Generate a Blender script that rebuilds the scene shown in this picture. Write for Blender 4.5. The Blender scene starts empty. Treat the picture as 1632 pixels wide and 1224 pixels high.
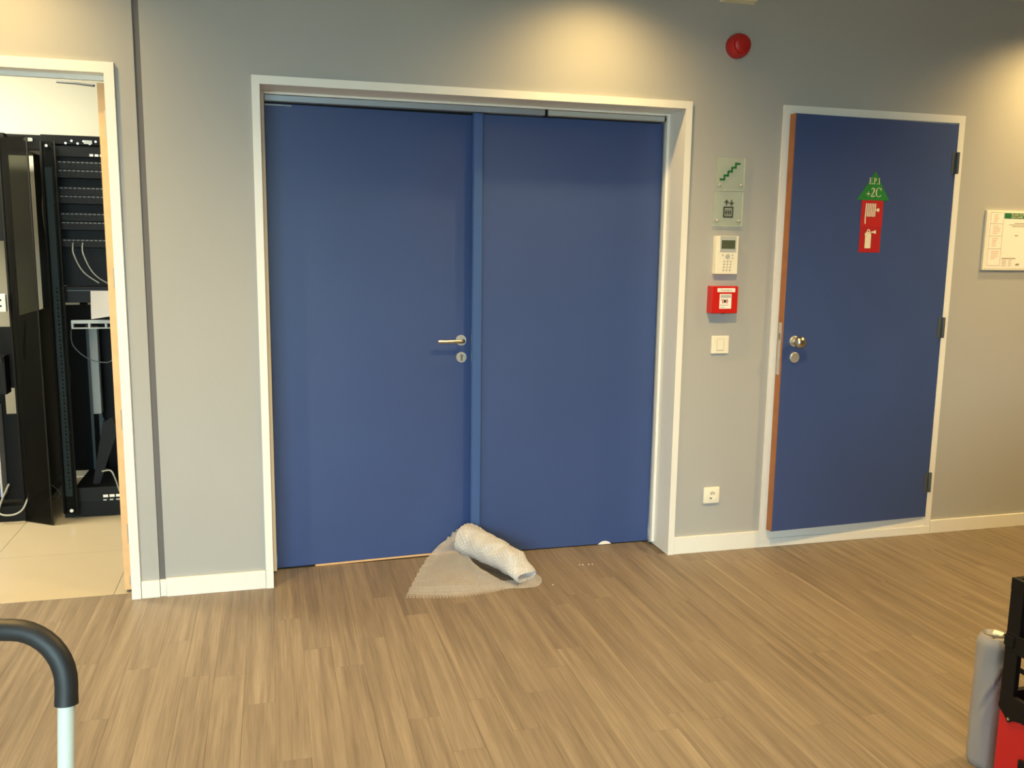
import bpy, bmesh, math, random
from math import sin, cos, pi, radians, sqrt
from mathutils import Vector, Matrix, noise
random.seed(7)
sc = bpy.context.scene
col = sc.collection

# ------------------------------------------------------------------ camera
FPX = 1413.7
CAM = Vector((0.0, -3.7887, 1.4622))
RGT = Vector((0.96571206, -0.25927032, 0.01338351))
FWD = Vector((0.2582386, 0.95401067, -0.15223819))
UPV = Vector((0.02670283, 0.15047439, 0.98825321))
cd = bpy.data.cameras.new('camera'); cam = bpy.data.objects.new('camera', cd); col.objects.link(cam)
cam.matrix_world = Matrix(((RGT.x, UPV.x, -FWD.x, CAM.x), (RGT.y, UPV.y, -FWD.y, CAM.y), (RGT.z, UPV.z, -FWD.z, CAM.z), (0, 0, 0, 1)))
cd.sensor_width = 36.0; cd.lens = FPX / 1632 * 36.0; cd.clip_start = 0.05
sc.camera = cam

def to_px(p):
    d = Vector(p) - CAM
    z = max(d.dot(FWD), 1e-3)
    return 816 + FPX * d.dot(RGT) / z, 612 - FPX * d.dot(UPV) / z, d.dot(FWD)

# ------------------------------------------------------------------ world, lamps, exposure
w = bpy.data.worlds.new('world'); sc.world = w; w.use_nodes = True
wb = w.node_tree.nodes['Background']; wb.inputs[0].default_value = (0.76, 0.96, 0.86, 1); wb.inputs[1].default_value = 7.0
sc.view_settings.view_transform = 'Standard'; sc.view_settings.look = 'None'
sc.view_settings.gamma = 1.0; sc.view_settings.use_curve_mapping = False
sc.view_settings.exposure = 0.0

WARM = (1.0, 0.665, 0.24)
DAY = (0.62, 0.87, 1.0)
CEIL = 2.69

def area(name, loc, rot, sx, sy, power, color):
    l = bpy.data.lights.new(name, 'AREA'); l.shape = 'RECTANGLE'; l.size = sx; l.size_y = sy; l.energy = power; l.color = color
    o = bpy.data.objects.new(name, l); o.location = loc; o.rotation_euler = rot; col.objects.link(o); return o

def spot(loc, power, deg, blend, tilt=0.0, color=WARM):
    l = bpy.data.lights.new('ceiling_spot', 'SPOT'); l.energy = power; l.color = color
    l.spot_size = radians(deg); l.spot_blend = blend; l.shadow_soft_size = 0.045
    o = bpy.data.objects.new('ceiling_spot', l); o.location = loc; o.rotation_euler = (tilt, 0, 0); col.objects.link(o); return o

# daylight: bright sky beyond the window behind the camera, it reaches the lower walls most
area('daylight', (-1.8, -9.2, 3.05), (radians(80), 0, 0), 6.5, 1.9, 2150, DAY)
# recessed ceiling spots washing the wall, then the rows behind
for x, p in ((-.95, 62), (1.36, 60), (3.80, 84)):
    spot((x, -0.375, CEIL - 0.02), p, 146, 1.0)
for x in (-1.12, 1.36, 3.84):
    spot((x, -1.45, CEIL - 0.02), 258, 145, 1.0)
# server room ceiling panel
area('server_room_panel', (-2.05, 0.85, CEIL - 0.03), (0, 0, 0), 0.9, 0.6, 105, (1.0, 0.92, 0.68))

# ------------------------------------------------------------------ helpers
def L(r, g, b):
    def f(c):
        c /= 255.0
        return c / 12.92 if c <= 0.04045 else ((c + 0.055) / 1.055) ** 2.4
    return (f(r), f(g), f(b), 1.0)

MATS = {}
def mat(name, color, rough=0.5, metal=0.0, bump=0.0, bscale=200.0, var=0.0, vscale=3.0, spec=None, alpha=None, trans=0.0, coat=0.0):
    m = bpy.data.materials.new(name); m.use_nodes = True
    nt = m.node_tree; p = nt.nodes['Principled BSDF']
    p.inputs['Base Color'].default_value = color; p.inputs['Roughness'].default_value = rough; p.inputs['Metallic'].default_value = metal
    if spec is not None: p.inputs['Specular IOR Level'].default_value = spec
    if alpha is not None: p.inputs['Alpha'].default_value = alpha
    if trans: p.inputs['Transmission Weight'].default_value = trans
    if coat: p.inputs['Coat Weight'].default_value = coat
    tc = nt.nodes.new('ShaderNodeTexCoord')
    if var > 0:
        n = nt.nodes.new('ShaderNodeTexNoise'); n.inputs['Scale'].default_value = vscale; n.inputs['Detail'].default_value = 5
        nt.links.new(tc.outputs['Object'], n.inputs['Vector'])
        r = nt.nodes.new('ShaderNodeValToRGB')
        r.color_ramp.elements[0].position = 0.3; r.color_ramp.elements[1].position = 0.7
        r.color_ramp.elements[0].color = tuple(c * (1 - var) for c in color[:3]) + (1,)
        r.color_ramp.elements[1].color = tuple(min(1, c * (1 + var)) for c in color[:3]) + (1,)
        nt.links.new(n.outputs['Fac'], r.inputs['Fac']); nt.links.new(r.outputs['Color'], p.inputs['Base Color'])
    if bump > 0:
        n = nt.nodes.new('ShaderNodeTexNoise'); n.inputs['Scale'].default_value = bscale; n.inputs['Detail'].default_value = 3
        nt.links.new(tc.outputs['Object'], n.inputs['Vector'])
        b = nt.nodes.new('ShaderNodeBump'); b.inputs['Strength'].default_value = bump; b.inputs['Distance'].default_value = 0.002
        nt.links.new(n.outputs['Fac'], b.inputs['Height']); nt.links.new(b.outputs['Normal'], p.inputs['Normal'])
    MATS[name] = m
    return m

WALL = mat('wall_paint', L(170, 170, 169), 0.75, bump=0.15, bscale=260, var=0.012, vscale=2.0)
SRVW = mat('server_wall_paint', L(226, 224, 212), 0.8, bump=0.1)
CEILM = mat('ceiling_paint', L(205, 204, 198), 0.85, bump=0.1)
WHITE = mat('white_lacquer', L(232, 231, 226), 0.38, bump=0.05, bscale=120, var=0.015)
BLUE = mat('blue_laminate', L(57, 77, 128), 0.42, bump=0.10, bscale=350, var=0.035, vscale=2.2)
BLUE2 = mat('blue_metal_strip', L(60, 90, 146), 0.36, var=0.02)
BEECH = mat('beech_edge', L(222, 178, 128), 0.55, var=0.08, vscale=14)
BEECH2 = mat('darker_beech_edge', L(156, 100, 60), 0.55, var=0.12, vscale=14)  # darker brown beech tone for the small door's edge
STEEL = mat('brushed_steel', L(196, 190, 176), 0.28, metal=1.0, bump=0.05, bscale=300)
ALU = mat('grey_aluminium', L(150, 158, 168), 0.42, metal=0.35)
GREYP = mat('grey_plastic', L(178, 182, 180), 0.5)
BLACK = mat('black_plastic', L(13, 13, 13), 0.55, bump=0.05, spec=0.25)
RACKB = mat('black_powder_coat', L(12, 12, 12), 0.55, bump=0.1, bscale=500, spec=0.22)
RAIL = mat('dark_rack_rail', L(84, 92, 98), 0.5, metal=0.2, spec=0.3)
FOAM = mat('black_foam_grip', L(34, 32, 31), 0.55, bump=0.12, bscale=160, var=0.25, vscale=18)
POLE = mat('white_enamel_tube', L(204, 203, 188), 0.35)
WPLAS = mat('white_plastic', L(238, 232, 214), 0.4)
RED = mat('red_plastic', L(196, 30, 24), 0.35)
REDD = mat('red_sounder_plastic', L(176, 28, 28), 0.35)
REDS = mat('red_sticker', L(196, 30, 32), 0.45)
REDS2 = mat('deep_red_sticker', L(180, 26, 34), 0.45)
GREEN = mat('green_sticker', L(30, 132, 56), 0.45)
DGREEN = mat('green_vinyl', L(20, 104, 56), 0.5)
PGREEN = mat('green_print', L(40, 112, 72), 0.5)
CREAM = mat('cream_vinyl', L(238, 228, 196), 0.5)
DKVIN = mat('dark_vinyl', L(56, 62, 58), 0.5)
PRINT = mat('grey_print', L(150, 138, 124), 0.6)
PALEP = mat('pale_print', L(222, 200, 186), 0.6)
PAPER = mat('white_paper', L(246, 238, 230), 0.6)
PAPER2 = mat('grey_wrapping_paper', L(140, 138, 140), 0.75, bump=0.5, bscale=22, var=0.05, vscale=8)
CRATE = mat('crate_black_plastic', L(10, 9, 9), 0.6, bump=0.1, bscale=300, spec=0.25)
STRIP = mat('dim_label_strip', L(104, 106, 104), 0.6)
SATIN = mat('satin_steel', L(206, 204, 198), 0.42, metal=0.75)
JOINT = mat('grey_joint_filler', L(104, 102, 104), 0.8)
LCD = mat('lcd_glass', L(84, 92, 74), 0.15)
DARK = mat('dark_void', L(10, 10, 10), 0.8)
REDBOX = mat('red_crate_plastic', L(186, 22, 28), 0.45, bump=0.08, bscale=300)
BLUEC = mat('blue_cable', L(40, 70, 160), 0.5)
CABLE = mat('black_cable', L(14, 14, 15), 0.5)
WCABLE = mat('white_cable', L(160, 158, 146), 0.5)
GASKET = mat('dark_gap', L(22, 18, 20), 0.9)

def glassy(name, tint, mix, rough=0.06, body=(0.8, 0.86, 0.82, 1)):
    m = bpy.data.materials.new(name); m.use_nodes = True; nt = m.node_tree
    out = nt.nodes['Material Output']; nt.nodes.remove(nt.nodes['Principled BSDF'])
    t = nt.nodes.new('ShaderNodeBsdfTransparent'); t.inputs[0].default_value = tint
    p = nt.nodes.new('ShaderNodeBsdfPrincipled'); p.inputs['Base Color'].default_value = body; p.inputs['Roughness'].default_value = rough
    mx = nt.nodes.new('ShaderNodeMixShader'); mx.inputs[0].default_value = mix
    nt.links.new(t.outputs[0], mx.inputs[1]); nt.links.new(p.outputs[0], mx.inputs[2]); nt.links.new(mx.outputs[0], out.inputs[0])
    return m
ACRYL = glassy('clear_acrylic', (0.93, 0.97, 0.94, 1), 0.26, 0.08, (0.68, 0.75, 0.70, 1))
ACRED = glassy('acrylic_edge', (0.9, 0.95, 0.92, 1), 0.55, 0.2, (0.80, 0.88, 0.82, 1))
SMOKE = glassy('smoked_acrylic', (0.36, 0.37, 0.33, 1), 0.10, 0.06, (0.03, 0.03, 0.03, 1))
SMOKE2 = glassy('light_smoked_acrylic', (0.72, 0.74, 0.72, 1), 0.08, 0.06, (0.03, 0.03, 0.03, 1))
PANE = glassy('window_glass', (0.97, 0.98, 0.98, 1), 0.04, 0.02)

def wrap_mat():
    m = bpy.data.materials.new('bubble_wrap_film'); m.use_nodes = True; nt = m.node_tree
    out = nt.nodes['Material Output']; p = nt.nodes['Principled BSDF']
    p.inputs['Base Color'].default_value = L(226, 226, 230); p.inputs['Roughness'].default_value = 0.08
    p.inputs['Specular IOR Level'].default_value = 1.0
    tl = nt.nodes.new('ShaderNodeBsdfTranslucent'); tl.inputs[0].default_value = L(228, 226, 222)
    a = nt.nodes.new('ShaderNodeMixShader'); a.inputs[0].default_value = 0.35
    tr = nt.nodes.new('ShaderNodeBsdfTransparent'); tr.inputs[0].default_value = (0.97, 0.96, 0.94, 1)
    b = nt.nodes.new('ShaderNodeMixShader'); b.inputs[0].default_value = 0.46
    nt.links.new(p.outputs[0], a.inputs[1]); nt.links.new(tl.outputs[0], a.inputs[2])
    nt.links.new(tr.outputs[0], b.inputs[1]); nt.links.new(a.outputs[0], b.inputs[2]); nt.links.new(b.outputs[0], out.inputs[0])
    return m, b
WRAP, _b = wrap_mat()
WRAP2 = WRAP.copy(); WRAP2.name = 'rolled_bubble_wrap'
for n in WRAP2.node_tree.nodes:
    if n.type == 'MIX_SHADER' and abs(n.inputs[0].default_value - 0.46) < 1e-4: n.inputs[0].default_value = 0.80

def floor_mat():
    m = bpy.data.materials.new('wood_plank'); m.use_nodes = True; nt = m.node_tree; p = nt.nodes['Principled BSDF']
    tc = nt.nodes.new('ShaderNodeTexCoord'); oi = nt.nodes.new('ShaderNodeObjectInfo')
    off = nt.nodes.new('ShaderNodeVectorMath'); off.operation = 'SCALE'; off.inputs[0].default_value = (37.0, 91.0, 13.0)
    nt.links.new(oi.outputs['Random'], off.inputs['Scale'])
    ad = nt.nodes.new('ShaderNodeVectorMath'); ad.operation = 'ADD'
    nt.links.new(tc.outputs['Object'], ad.inputs[0]); nt.links.new(off.outputs[0], ad.inputs[1])
    def nz(sx, sy, det, rough):
        mp = nt.nodes.new('ShaderNodeMapping'); mp.inputs['Scale'].default_value = (sx, sy, 1)
        nt.links.new(ad.outputs[0], mp.inputs['Vector'])
        n = nt.nodes.new('ShaderNodeTexNoise'); n.inputs['Scale'].default_value = 1.0; n.inputs['Detail'].default_value = det; n.inputs['Roughness'].default_value = rough
        nt.links.new(mp.outputs[0], n.inputs['Vector']); return n
    broad = nz(34, 1.2, 5, 0.6); fine = nz(250, 3.0, 4, 0.65); dash = nz(120, 7.0, 2, 0.5)
    def madd(a, k, b):
        q = nt.nodes.new('ShaderNodeMath'); q.operation = 'MULTIPLY_ADD'; nt.links.new(a, q.inputs[0]); q.inputs[1].default_value = k
        if isinstance(b, float): q.inputs[2].default_value = b
        else: nt.links.new(b, q.inputs[2])
        return q.outputs[0]
    v = madd(oi.outputs['Random'], 0.05, -0.03)
    v = madd(broad.outputs['Fac'], 0.56, v)
    v = madd(fine.outputs['Fac'], 0.28, v)
    v = madd(dash.outputs['Fac'], 0.16, v)
    r = nt.nodes.new('ShaderNodeValToRGB'); e = r.color_ramp.elements
    e[0].position = 0.33; e[0].color = L(98, 86, 73); e[1].position = 0.70; e[1].color = L(148, 134, 116)
    k = e.new(0.5); k.color = L(123, 110, 94)
    nt.links.new(v, r.inputs['Fac']); nt.links.new(r.outputs['Color'], p.inputs['Base Color'])
    p.inputs['Roughness'].default_value = 0.46; p.inputs['Specular IOR Level'].default_value = 0.4
    b = nt.nodes.new('ShaderNodeBump'); b.inputs['Strength'].default_value = 0.12; b.inputs['Distance'].default_value = 0.001
    nt.links.new(fine.outputs['Fac'], b.inputs['Height']); nt.links.new(b.outputs['Normal'], p.inputs['Normal'])
    return m
WOOD = floor_mat()
SEAM = mat('plank_seam', L(96, 84, 68), 0.7)
TILE = mat('beige_floor_tile', L(176, 162, 136), 0.32, var=0.02, vscale=6)

class MB:
    """collects solids in world coordinates, builds one mesh relative to an origin"""
    def __init__(s): s.bm = bmesh.new()
    def box(s, x0, x1, y0, y1, z0, z1, bev=0.0):
        b = bmesh.new() if bev else s.bm
        v = [b.verts.new((x, y, z)) for x in (x0, x1) for y in (y0, y1) for z in (z0, z1)]
        for f in ((0, 1, 3, 2), (4, 6, 7, 5), (0, 4, 5, 1), (2, 3, 7, 6), (0, 2, 6, 4), (1, 5, 7, 3)): b.faces.new([v[i] for i in f])
        if bev:
            bmesh.ops.bevel(b, geom=list(b.edges), offset=bev, segments=2, affect='EDGES', profile=0.6)
            s._merge(b)
        return s
    def _merge(s, b):
        me = bpy.data.meshes.new('t'); b.to_mesh(me); b.free(); s.bm.from_mesh(me); bpy.data.meshes.remove(me)
    def prism(s, pts, ax, a0, a1):
        """polygon pts (p,q) extruded along axis ax ('y': pts are x,z ; 'x': y,z ; 'z': x,y)"""
        def P(p, a): return {'y': (p[0], a, p[1]), 'x': (a, p[0], p[1]), 'z': (p[0], p[1], a)}[ax]
        A = [s.bm.verts.new(P(p, a0)) for p in pts]; B = [s.bm.verts.new(P(p, a1)) for p in pts]; n = len(pts)
        s.bm.faces.new(A); s.bm.faces.new(B[::-1])
        for i in range(n): s.bm.faces.new((A[i], B[i], B[(i + 1) % n], A[(i + 1) % n]))
        return s
    def ribbon(s, left, right, y0, y1):
        """strip between two polylines in the x,z plane, thickness y0..y1"""
        n = len(left)
        q = [[s.bm.verts.new((p[0], y, p[1])) for p in side] for y in (y0, y1) for side in (left, right)]
        for i in range(n - 1):
            s.bm.faces.new((q[0][i], q[0][i + 1], q[1][i + 1], q[1][i])); s.bm.faces.new((q[2][i], q[3][i], q[3][i + 1], q[2][i + 1]))
            s.bm.faces.new((q[0][i], q[2][i], q[2][i + 1], q[0][i + 1])); s.bm.faces.new((q[1][i], q[1][i + 1], q[3][i + 1], q[3][i]))
        for i in (0, n - 1): s.bm.faces.new((q[0][i], q[1][i], q[3][i], q[2][i]))
        return s
    def tube(s, pts, r, seg=10, caps=True):
        pts = [Vector(p) for p in pts]; n = len(pts); rs = r if isinstance(r, (list, tuple)) else [r] * n
        rings = []; ref = None
        for i, p in enumerate(pts):
            t = (pts[min(i + 1, n - 1)] - pts[max(i - 1, 0)]).normalized()
            if ref is None:
                ref = Vector((0, 0, 1)) if abs(t.z) < 0.9 else Vector((1, 0, 0))
            u = (ref - t * ref.dot(t)).normalized(); ref = u; v = t.cross(u)
            rings.append([s.bm.verts.new(p + (u * cos(2 * pi * k / seg) + v * sin(2 * pi * k / seg)) * rs[i]) for k in range(seg)])
        for a, b in zip(rings, rings[1:]):
            for k in range(seg): s.bm.faces.new((a[k], a[(k + 1) % seg], b[(k + 1) % seg], b[k]))
        if caps: s.bm.faces.new(rings[0][::-1]); s.bm.faces.new(rings[-1])
        return s
    def lathe(s, prof, c, axis='y', seg=28):
        """profile [(r, h)] turned about an axis through c; h runs along -y (out of the wall) for 'y', +z for 'z', +x for 'x'"""
        c = Vector(c); rings = []
        def P(r, h, a):
            if axis == 'y': return c + Vector((r * cos(a), -h, r * sin(a)))
            if axis == 'x': return c + Vector((h, r * cos(a), r * sin(a)))
            return c + Vector((r * cos(a), r * sin(a), h))
        for r, h in prof:
            rings.append([s.bm.verts.new(P(max(r, 1e-5), h, 2 * pi * k / seg)) for k in range(seg)])
        for a, b in zip(rings, rings[1:]):
            for k in range(seg): s.bm.faces.new((a[k], a[(k + 1) % seg], b[(k + 1) % seg], b[k]))
        s.bm.faces.new(rings[0][::-1]); s.bm.faces.new(rings[-1])
        return s
    def build(s, name, m, parent=None, org=(0, 0, 0), smooth=False, label=None, keep=False):
        bmesh.ops.recalc_face_normals(s.bm, faces=s.bm.faces)
        org = Vector(org)
        if parent is not None and parent.get('_org') is not None and not keep: org = Vector(parent['_org'])
        bmesh.ops.translate(s.bm, verts=s.bm.verts, vec=-org)
        me = bpy.data.meshes.new(name); s.bm.to_mesh(me); s.bm.free(); me.materials.append(m)
        if smooth:
            me.polygons.foreach_set('use_smooth', [True] * len(me.polygons))
            try: me.set_sharp_from_angle(angle=radians(38))
            except Exception: pass
        o = bpy.data.objects.new(name, me); col.objects.link(o)
        if parent is not None: o.parent = parent; o['_org'] = list(org)
        else: o.location = org; o['_org'] = list(org)
        if label: o['label'] = label
        return o

def tag(o, label, cat, group=None, kind=None):
    o['label'] = label; o['category'] = cat
    if group: o['group'] = group
    if kind: o['kind'] = kind
    return o

def thing(name, label, cat, loc, group=None, kind=None, rotz=0.0):
    o = bpy.data.objects.new(name, None); col.objects.link(o); o.location = loc; o.rotation_euler = (0, 0, rotz)
    o['_org'] = list(loc) if not rotz else [0, 0, 0]
    return tag(o, label, cat, group, kind)

def text_mesh(body, size, x, z, y, m, name, parent, align='LEFT', sx=1.0, depth=0.0004, shear=0.0):
    cu = bpy.data.curves.new('txt', 'FONT'); cu.body = body; cu.size = size; cu.extrude = depth; cu.align_x = align; cu.resolution_u = 2; cu.shear = shear
    t = bpy.data.objects.new('txt', cu); col.objects.link(t); bpy.context.view_layer.update()
    me = bpy.data.meshes.new_from_object(t.evaluated_get(bpy.context.evaluated_depsgraph_get()))
    bpy.data.objects.remove(t); bpy.data.curves.remove(cu)
    for v in me.vertices:
        c = v.co.copy(); v.co = Vector((c.x * sx, -c.z, c.y))
    me.materials.clear(); me.materials.append(m); me.name = name
    o = bpy.data.objects.new(name, me); col.objects.link(o)
    og = Vector(parent['_org']) if parent is not None else Vector((0, 0, 0))
    o.location = Vector((x, y, z)) - og; o.parent = parent
    return o

def arc(cx, cz, r, a0, a1, n):
    return [(cx + r * cos(radians(a0 + (a1 - a0) * i / n)), cz + r * sin(radians(a0 + (a1 - a0) * i / n))) for i in range(n + 1)]

# ------------------------------------------------------------------ setting: walls, floors, ceiling
XL, XR, YF = -3.6, 6.0, -6.5
LD0, LD1 = -1.52, -0.575          # server-room opening
DD0, DD1 = -0.035, 1.822          # double-door opening
RD0, RD1 = 2.352, 3.276           # small door opening
b = MB()
b.box(XL, LD0, 0, .05, 0, CEIL).box(LD0, LD1, 0, .05, 2.125, CEIL).box(LD1, -.486, 0, .05, 0, CEIL)
b.box(-.486, -.462, .018, .05, 0, CEIL)
b.box(-.462, DD0, 0, .25, 0, CEIL).box(DD0, DD1, 0, .25, 2.10, CEIL)
b.box(DD1, RD0, 0, .25, 0, CEIL).box(RD0, RD1, 0, .25, 2.10, CEIL).box(RD1, XR, 0, .25, 0, CEIL).box(RD0, RD1, .0, .25, 0, .055)
wall = tag(b.build('wall_back', WALL), 'grey painted wall holding the blue doors and the server room opening', 'wall', kind='structure')
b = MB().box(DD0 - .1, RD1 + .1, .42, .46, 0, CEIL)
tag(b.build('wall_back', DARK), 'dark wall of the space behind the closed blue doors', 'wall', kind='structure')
tag(MB().box(XL - .1, XL, YF, 0.0, 0, CEIL).build('wall_left', WALL), 'grey wall on the left end of the hall', 'wall', kind='structure')
tag(MB().box(XR, XR + .1, YF, .25, 0, CEIL).build('wall_right', WALL), 'grey wall on the right end of the hall', 'wall', kind='structure')
b = MB().box(XL, -2.9, YF - .1, YF, 0, CEIL).box(.1, XR, YF - .1, YF, 0, CEIL).box(-2.9, .1, YF - .1, YF, 0, .3).box(-2.9, .1, YF - .1, YF, 2.3, CEIL)
tag(b.build('wall_front', WALL), 'grey wall behind the viewer with the daylight window', 'wall', kind='structure')
tag(MB().box(1.0, 3.2, -3.36, -3.26, 0, 1.25).build('added_shade_partition', WALL), 'unseen half height grey partition added beside the viewer to shade the right wall', 'wall', kind='structure')  # unseen, added to keep daylight off the lower right wall
wn = thing('window_1', 'wide window behind the viewer letting daylight in', 'window', (-1.4, YF - .05, .3), kind='structure')
f = MB()
for x in (-2.9, -1.93, -.93, .04): f.box(x, x + .06, YF - .08, YF - .02, .3, 2.3)
f.box(-2.9, .1, YF - .08, YF - .02, .3, .36).box(-2.9, .1, YF - .08, YF - .02, 2.24, 2.3)
f.build('window_frame', WHITE, wn)
for x in (-2.84, -1.87, -.87):
    MB().box(x, x + .91, YF - .055, YF - .05, .36, 2.24).build('pane', PANE, wn)
tag(MB().box(XL, XR, YF, 0.0, CEIL, CEIL + .08).build('ceiling', CEILM), 'off white ceiling of the hall', 'ceiling', kind='structure')

tag(MB().box(-.4858, -.4622, .006, .018, .072, CEIL).build('trim_4', JOINT), 'dark grey vertical joint strip in the wall left of the double door', 'trim', kind='structure')
# server room shell
b = MB().box(-3.3, -.2, 2.15, 2.25, 0, CEIL)
tag(b.build('wall_server_back', SRVW), 'cream wall behind the server racks', 'wall', kind='structure')
tag(MB().box(-3.4, -3.3, .05, 2.25, 0, CEIL).build('wall_server_left', SRVW), 'cream left wall of the server room', 'wall', kind='structure')
tag(MB().box(-.2, -.1, .25, 2.25, 0, CEIL).build('wall_server_right', SRVW), 'cream right wall of the server room', 'wall', kind='structure')
tag(MB().box(-3.4, -.1, .0, 2.25, CEIL, CEIL + .08).build('ceiling', CEILM), 'off white ceiling of the server room', 'ceiling', kind='structure')

# corridor floor: sub-floor plus planks
fl = MB().box(XL, XR, YF, .3, -.05, -.004).build('floor', SEAM)
tag(fl, 'brown wood plank floor of the hall', 'floor', kind='structure')
fl['_org'] = [0, 0, 0]
PW, PL, GAP = 0.10, 1.00, 0.0003
cache = {}
def plank_mesh(w_, l_):
    k = (round(w_, 4), round(l_, 3))
    if k not in cache:
        b = MB(); hw, hl = w_ / 2 - GAP / 2, l_ / 2 - GAP / 2; e = 0.0002
        vb = [b.bm.verts.new((x, y, -.0036)) for x, y in ((-hw, -hl), (hw, -hl), (hw, hl), (-hw, hl))]
        vm = [b.bm.verts.new((x, y, -.0005)) for x, y in ((-hw, -hl), (hw, -hl), (hw, hl), (-hw, hl))]
        vt = [b.bm.verts.new((x, y, 0)) for x, y in ((-hw + e, -hl + e), (hw - e, -hl + e), (hw - e, hl - e), (-hw + e, hl - e))]
        for lo, hi in ((vb, vm), (vm, vt)):
            for i in range(4): b.bm.faces.new((lo[i], lo[(i + 1) % 4], hi[(i + 1) % 4], hi[i]))
        b.bm.faces.new(vt); b.bm.faces.new(vb[::-1])
        me = bpy.data.meshes.new('plank'); b.bm.to_mesh(me); b.bm.free(); me.materials.append(WOOD); cache[k] = me
    return cache[k]
rest = bmesh.new()
known = {-1: -1.01, -3: -.77, 0: -1.36, -4: -.47, 4: -1.22, 7: -1.36}   # a few joints read off the floor
nplank = 0; pieces = []
rr = random.Random(11)
for i in range(int((XL + .025) / PW) - 1, int((XR + .025) / PW) + 1):
    x0 = -.025 + i * PW; xc = x0 + PW / 2
    if xc - PW / 2 < XL or xc + PW / 2 > XR: continue
    ymax = .215 if DD0 < xc < DD1 else (.06 if xc < LD1 and xc > LD0 else .012)
    y = known[i] if i in known else -rr.random() * PL - .15
    ys = [y]
    while ys[-1] - PL > YF: ys.append(ys[-1] - PL)
    ys.append(YF); t = y
    ups = []
    while t + PL < ymax: t += PL; ups.insert(0, t)
    edges = [ymax] + [u for u in ups if ymax - u > .03] + ys
    for a, c in zip(edges, edges[1:]):
        if a - c < .02: continue
        cy = (a + c) / 2
        vis = False
        for px_, py_ in ((xc, a), (xc, c), (xc, cy), (x0, c), (x0 + PW, c), (x0 + PW, a), (x0, a)):
            u, v, d = to_px((px_, py_, 0))
            if d > .3 and -60 < u < 1700 and v < 1300: vis = True
        if vis and nplank < 296:
            o = bpy.data.objects.new('plank', plank_mesh(PW, a - c)); col.objects.link(o); o.parent = fl; o.location = (xc, cy, 0); nplank += 1
        else:
            hw, hl = PW / 2 - GAP / 2, (a - c) / 2 - GAP / 2
            vb = [rest.verts.new((xc + q[0] * hw, cy + q[1] * hl, -.0036)) for q in ((-1, -1), (1, -1), (1, 1), (-1, 1))]
            vt = [rest.verts.new((q.co.x, q.co.y, 0)) for q in vb]
            for k in range(4): rest.faces.new((vb[k], vb[(k + 1) % 4], vt[(k + 1) % 4], vt[k]))
            rest.faces.new(vt)
me = bpy.data.meshes.new('planks'); rest.to_mesh(me); rest.free(); me.materials.append(WOOD)
o = bpy.data.objects.new('planks', me); col.objects.link(o); o.parent = fl; o['kind'] = 'stuff'

# server room tiled floor
fs = tag(MB().box(-3.3, -.2, .305, 2.15, -.05, -.004).box(-3.3, LD1, .062, .305, -.05, -.004).build('floor', GASKET), 'beige tiled raised floor of the server room', 'floor', kind='structure')
tx = [-3.3, -3.08, -2.48, -1.88, -1.28, -.677, -.2]; ty = [.062, .64, 1.24, 1.84, 2.15]
for i in range(len(tx) - 1):
    for j in range(len(ty) - 1):
        a0, a1 = tx[i] + .001, tx[i + 1] - .001
        if ty[j] < .3 and a0 > LD1: continue
        if j == 0 and i == len(tx) - 2:
            MB().box(a0, LD1, .062, .30, -.004, 0).box(a0, a1, .3, ty[1] - .001, -.004, 0).build('tile', TILE, fs); continue
        MB().box(a0, a1, ty[j] + .001, ty[j + 1] - .001, -.004, 0).build('tile', TILE, fs)

# ------------------------------------------------------------------ baseboards
BT = .012
def base(n, x0, x1, z1, label, z0=0.0, y=-BT):
    o = MB().box(x0, x1, y, 0.0, z0, z1, .0015).build(n, WHITE); return tag(o, label, 'baseboard', kind='structure')
base('baseboard_left', -.556, -.485, .072, 'short white baseboard piece left of the wall joint')
base('baseboard_left', -.459, -.059, .078, 'white baseboard between the wall joint and the double door')
MB_ = MB().box(-.484, -.4605, -.003, .017, 0, .072); tag(MB_.build('trim_5', WHITE), 'thin white filler in the baseboard gap under the wall joint', 'trim', kind='structure')
base('baseboard_middle', 1.847, 2.309, .084, 'white baseboard under the socket between the doors')
base('baseboard_right', 2.309, 3.315, .042, 'low white baseboard below the small blue door')
base('baseboard_right', 3.317, XR, .070, 'white baseboard along the wall right of the small door')

# ------------------------------------------------------------------ server-room doorway and leaf
t = thing('trim_1', 'white door frame around the server room opening', 'door frame', (-1.05, 0, 0), kind='structure')
b = MB().box(-.594, -.558, -.014, .0, 0, 2.134).box(-1.538, -1.502, -.014, .0, 0, 2.134).box(-1.502, -.594, -.014, 0, 2.094, 2.134)
b.build('casing', WHITE, t)
b = MB().box(-.594, -.576, .0, .058, 0, 2.112).box(-1.518, -1.502, .0, .058, 0, 2.112).box(-1.502, -.594, .0, .058, 2.094, 2.112)
b.build('jamb', WHITE, t)
MB().box(-1.502, -.596, .058, .075, 2.076, 2.118).build('head_stop', WHITE, t, label='grey head stop under the frame top')
d1 = thing('door_1', 'server room door leaf swung open, only its beech edge seen', 'door', (-.61, .065, 0), kind='structure')
MB().box(-.634, -.594, .0785, .98, .012, 2.07, .001).build('leaf', BLUE, d1)
MB().box(-.634, -.5945, .075, .0785, .012, 2.07).build('edge_strip', BEECH, d1, label='beech edge facing the opening')
for z0, z1 in ((1.865, 1.965), (1.28, 1.36), (.70, .785), (.22, .30), (.035, .075)):
    h = MB().lathe([(.0075, 0), (.0075, z1 - z0)], (-.604, .0665, z0), 'z', 14).box(-.603, -.597, .066, .0745, z0 + .006, z1 - .006)
    h.build('hinge', SATIN, d1, smooth=True)
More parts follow.
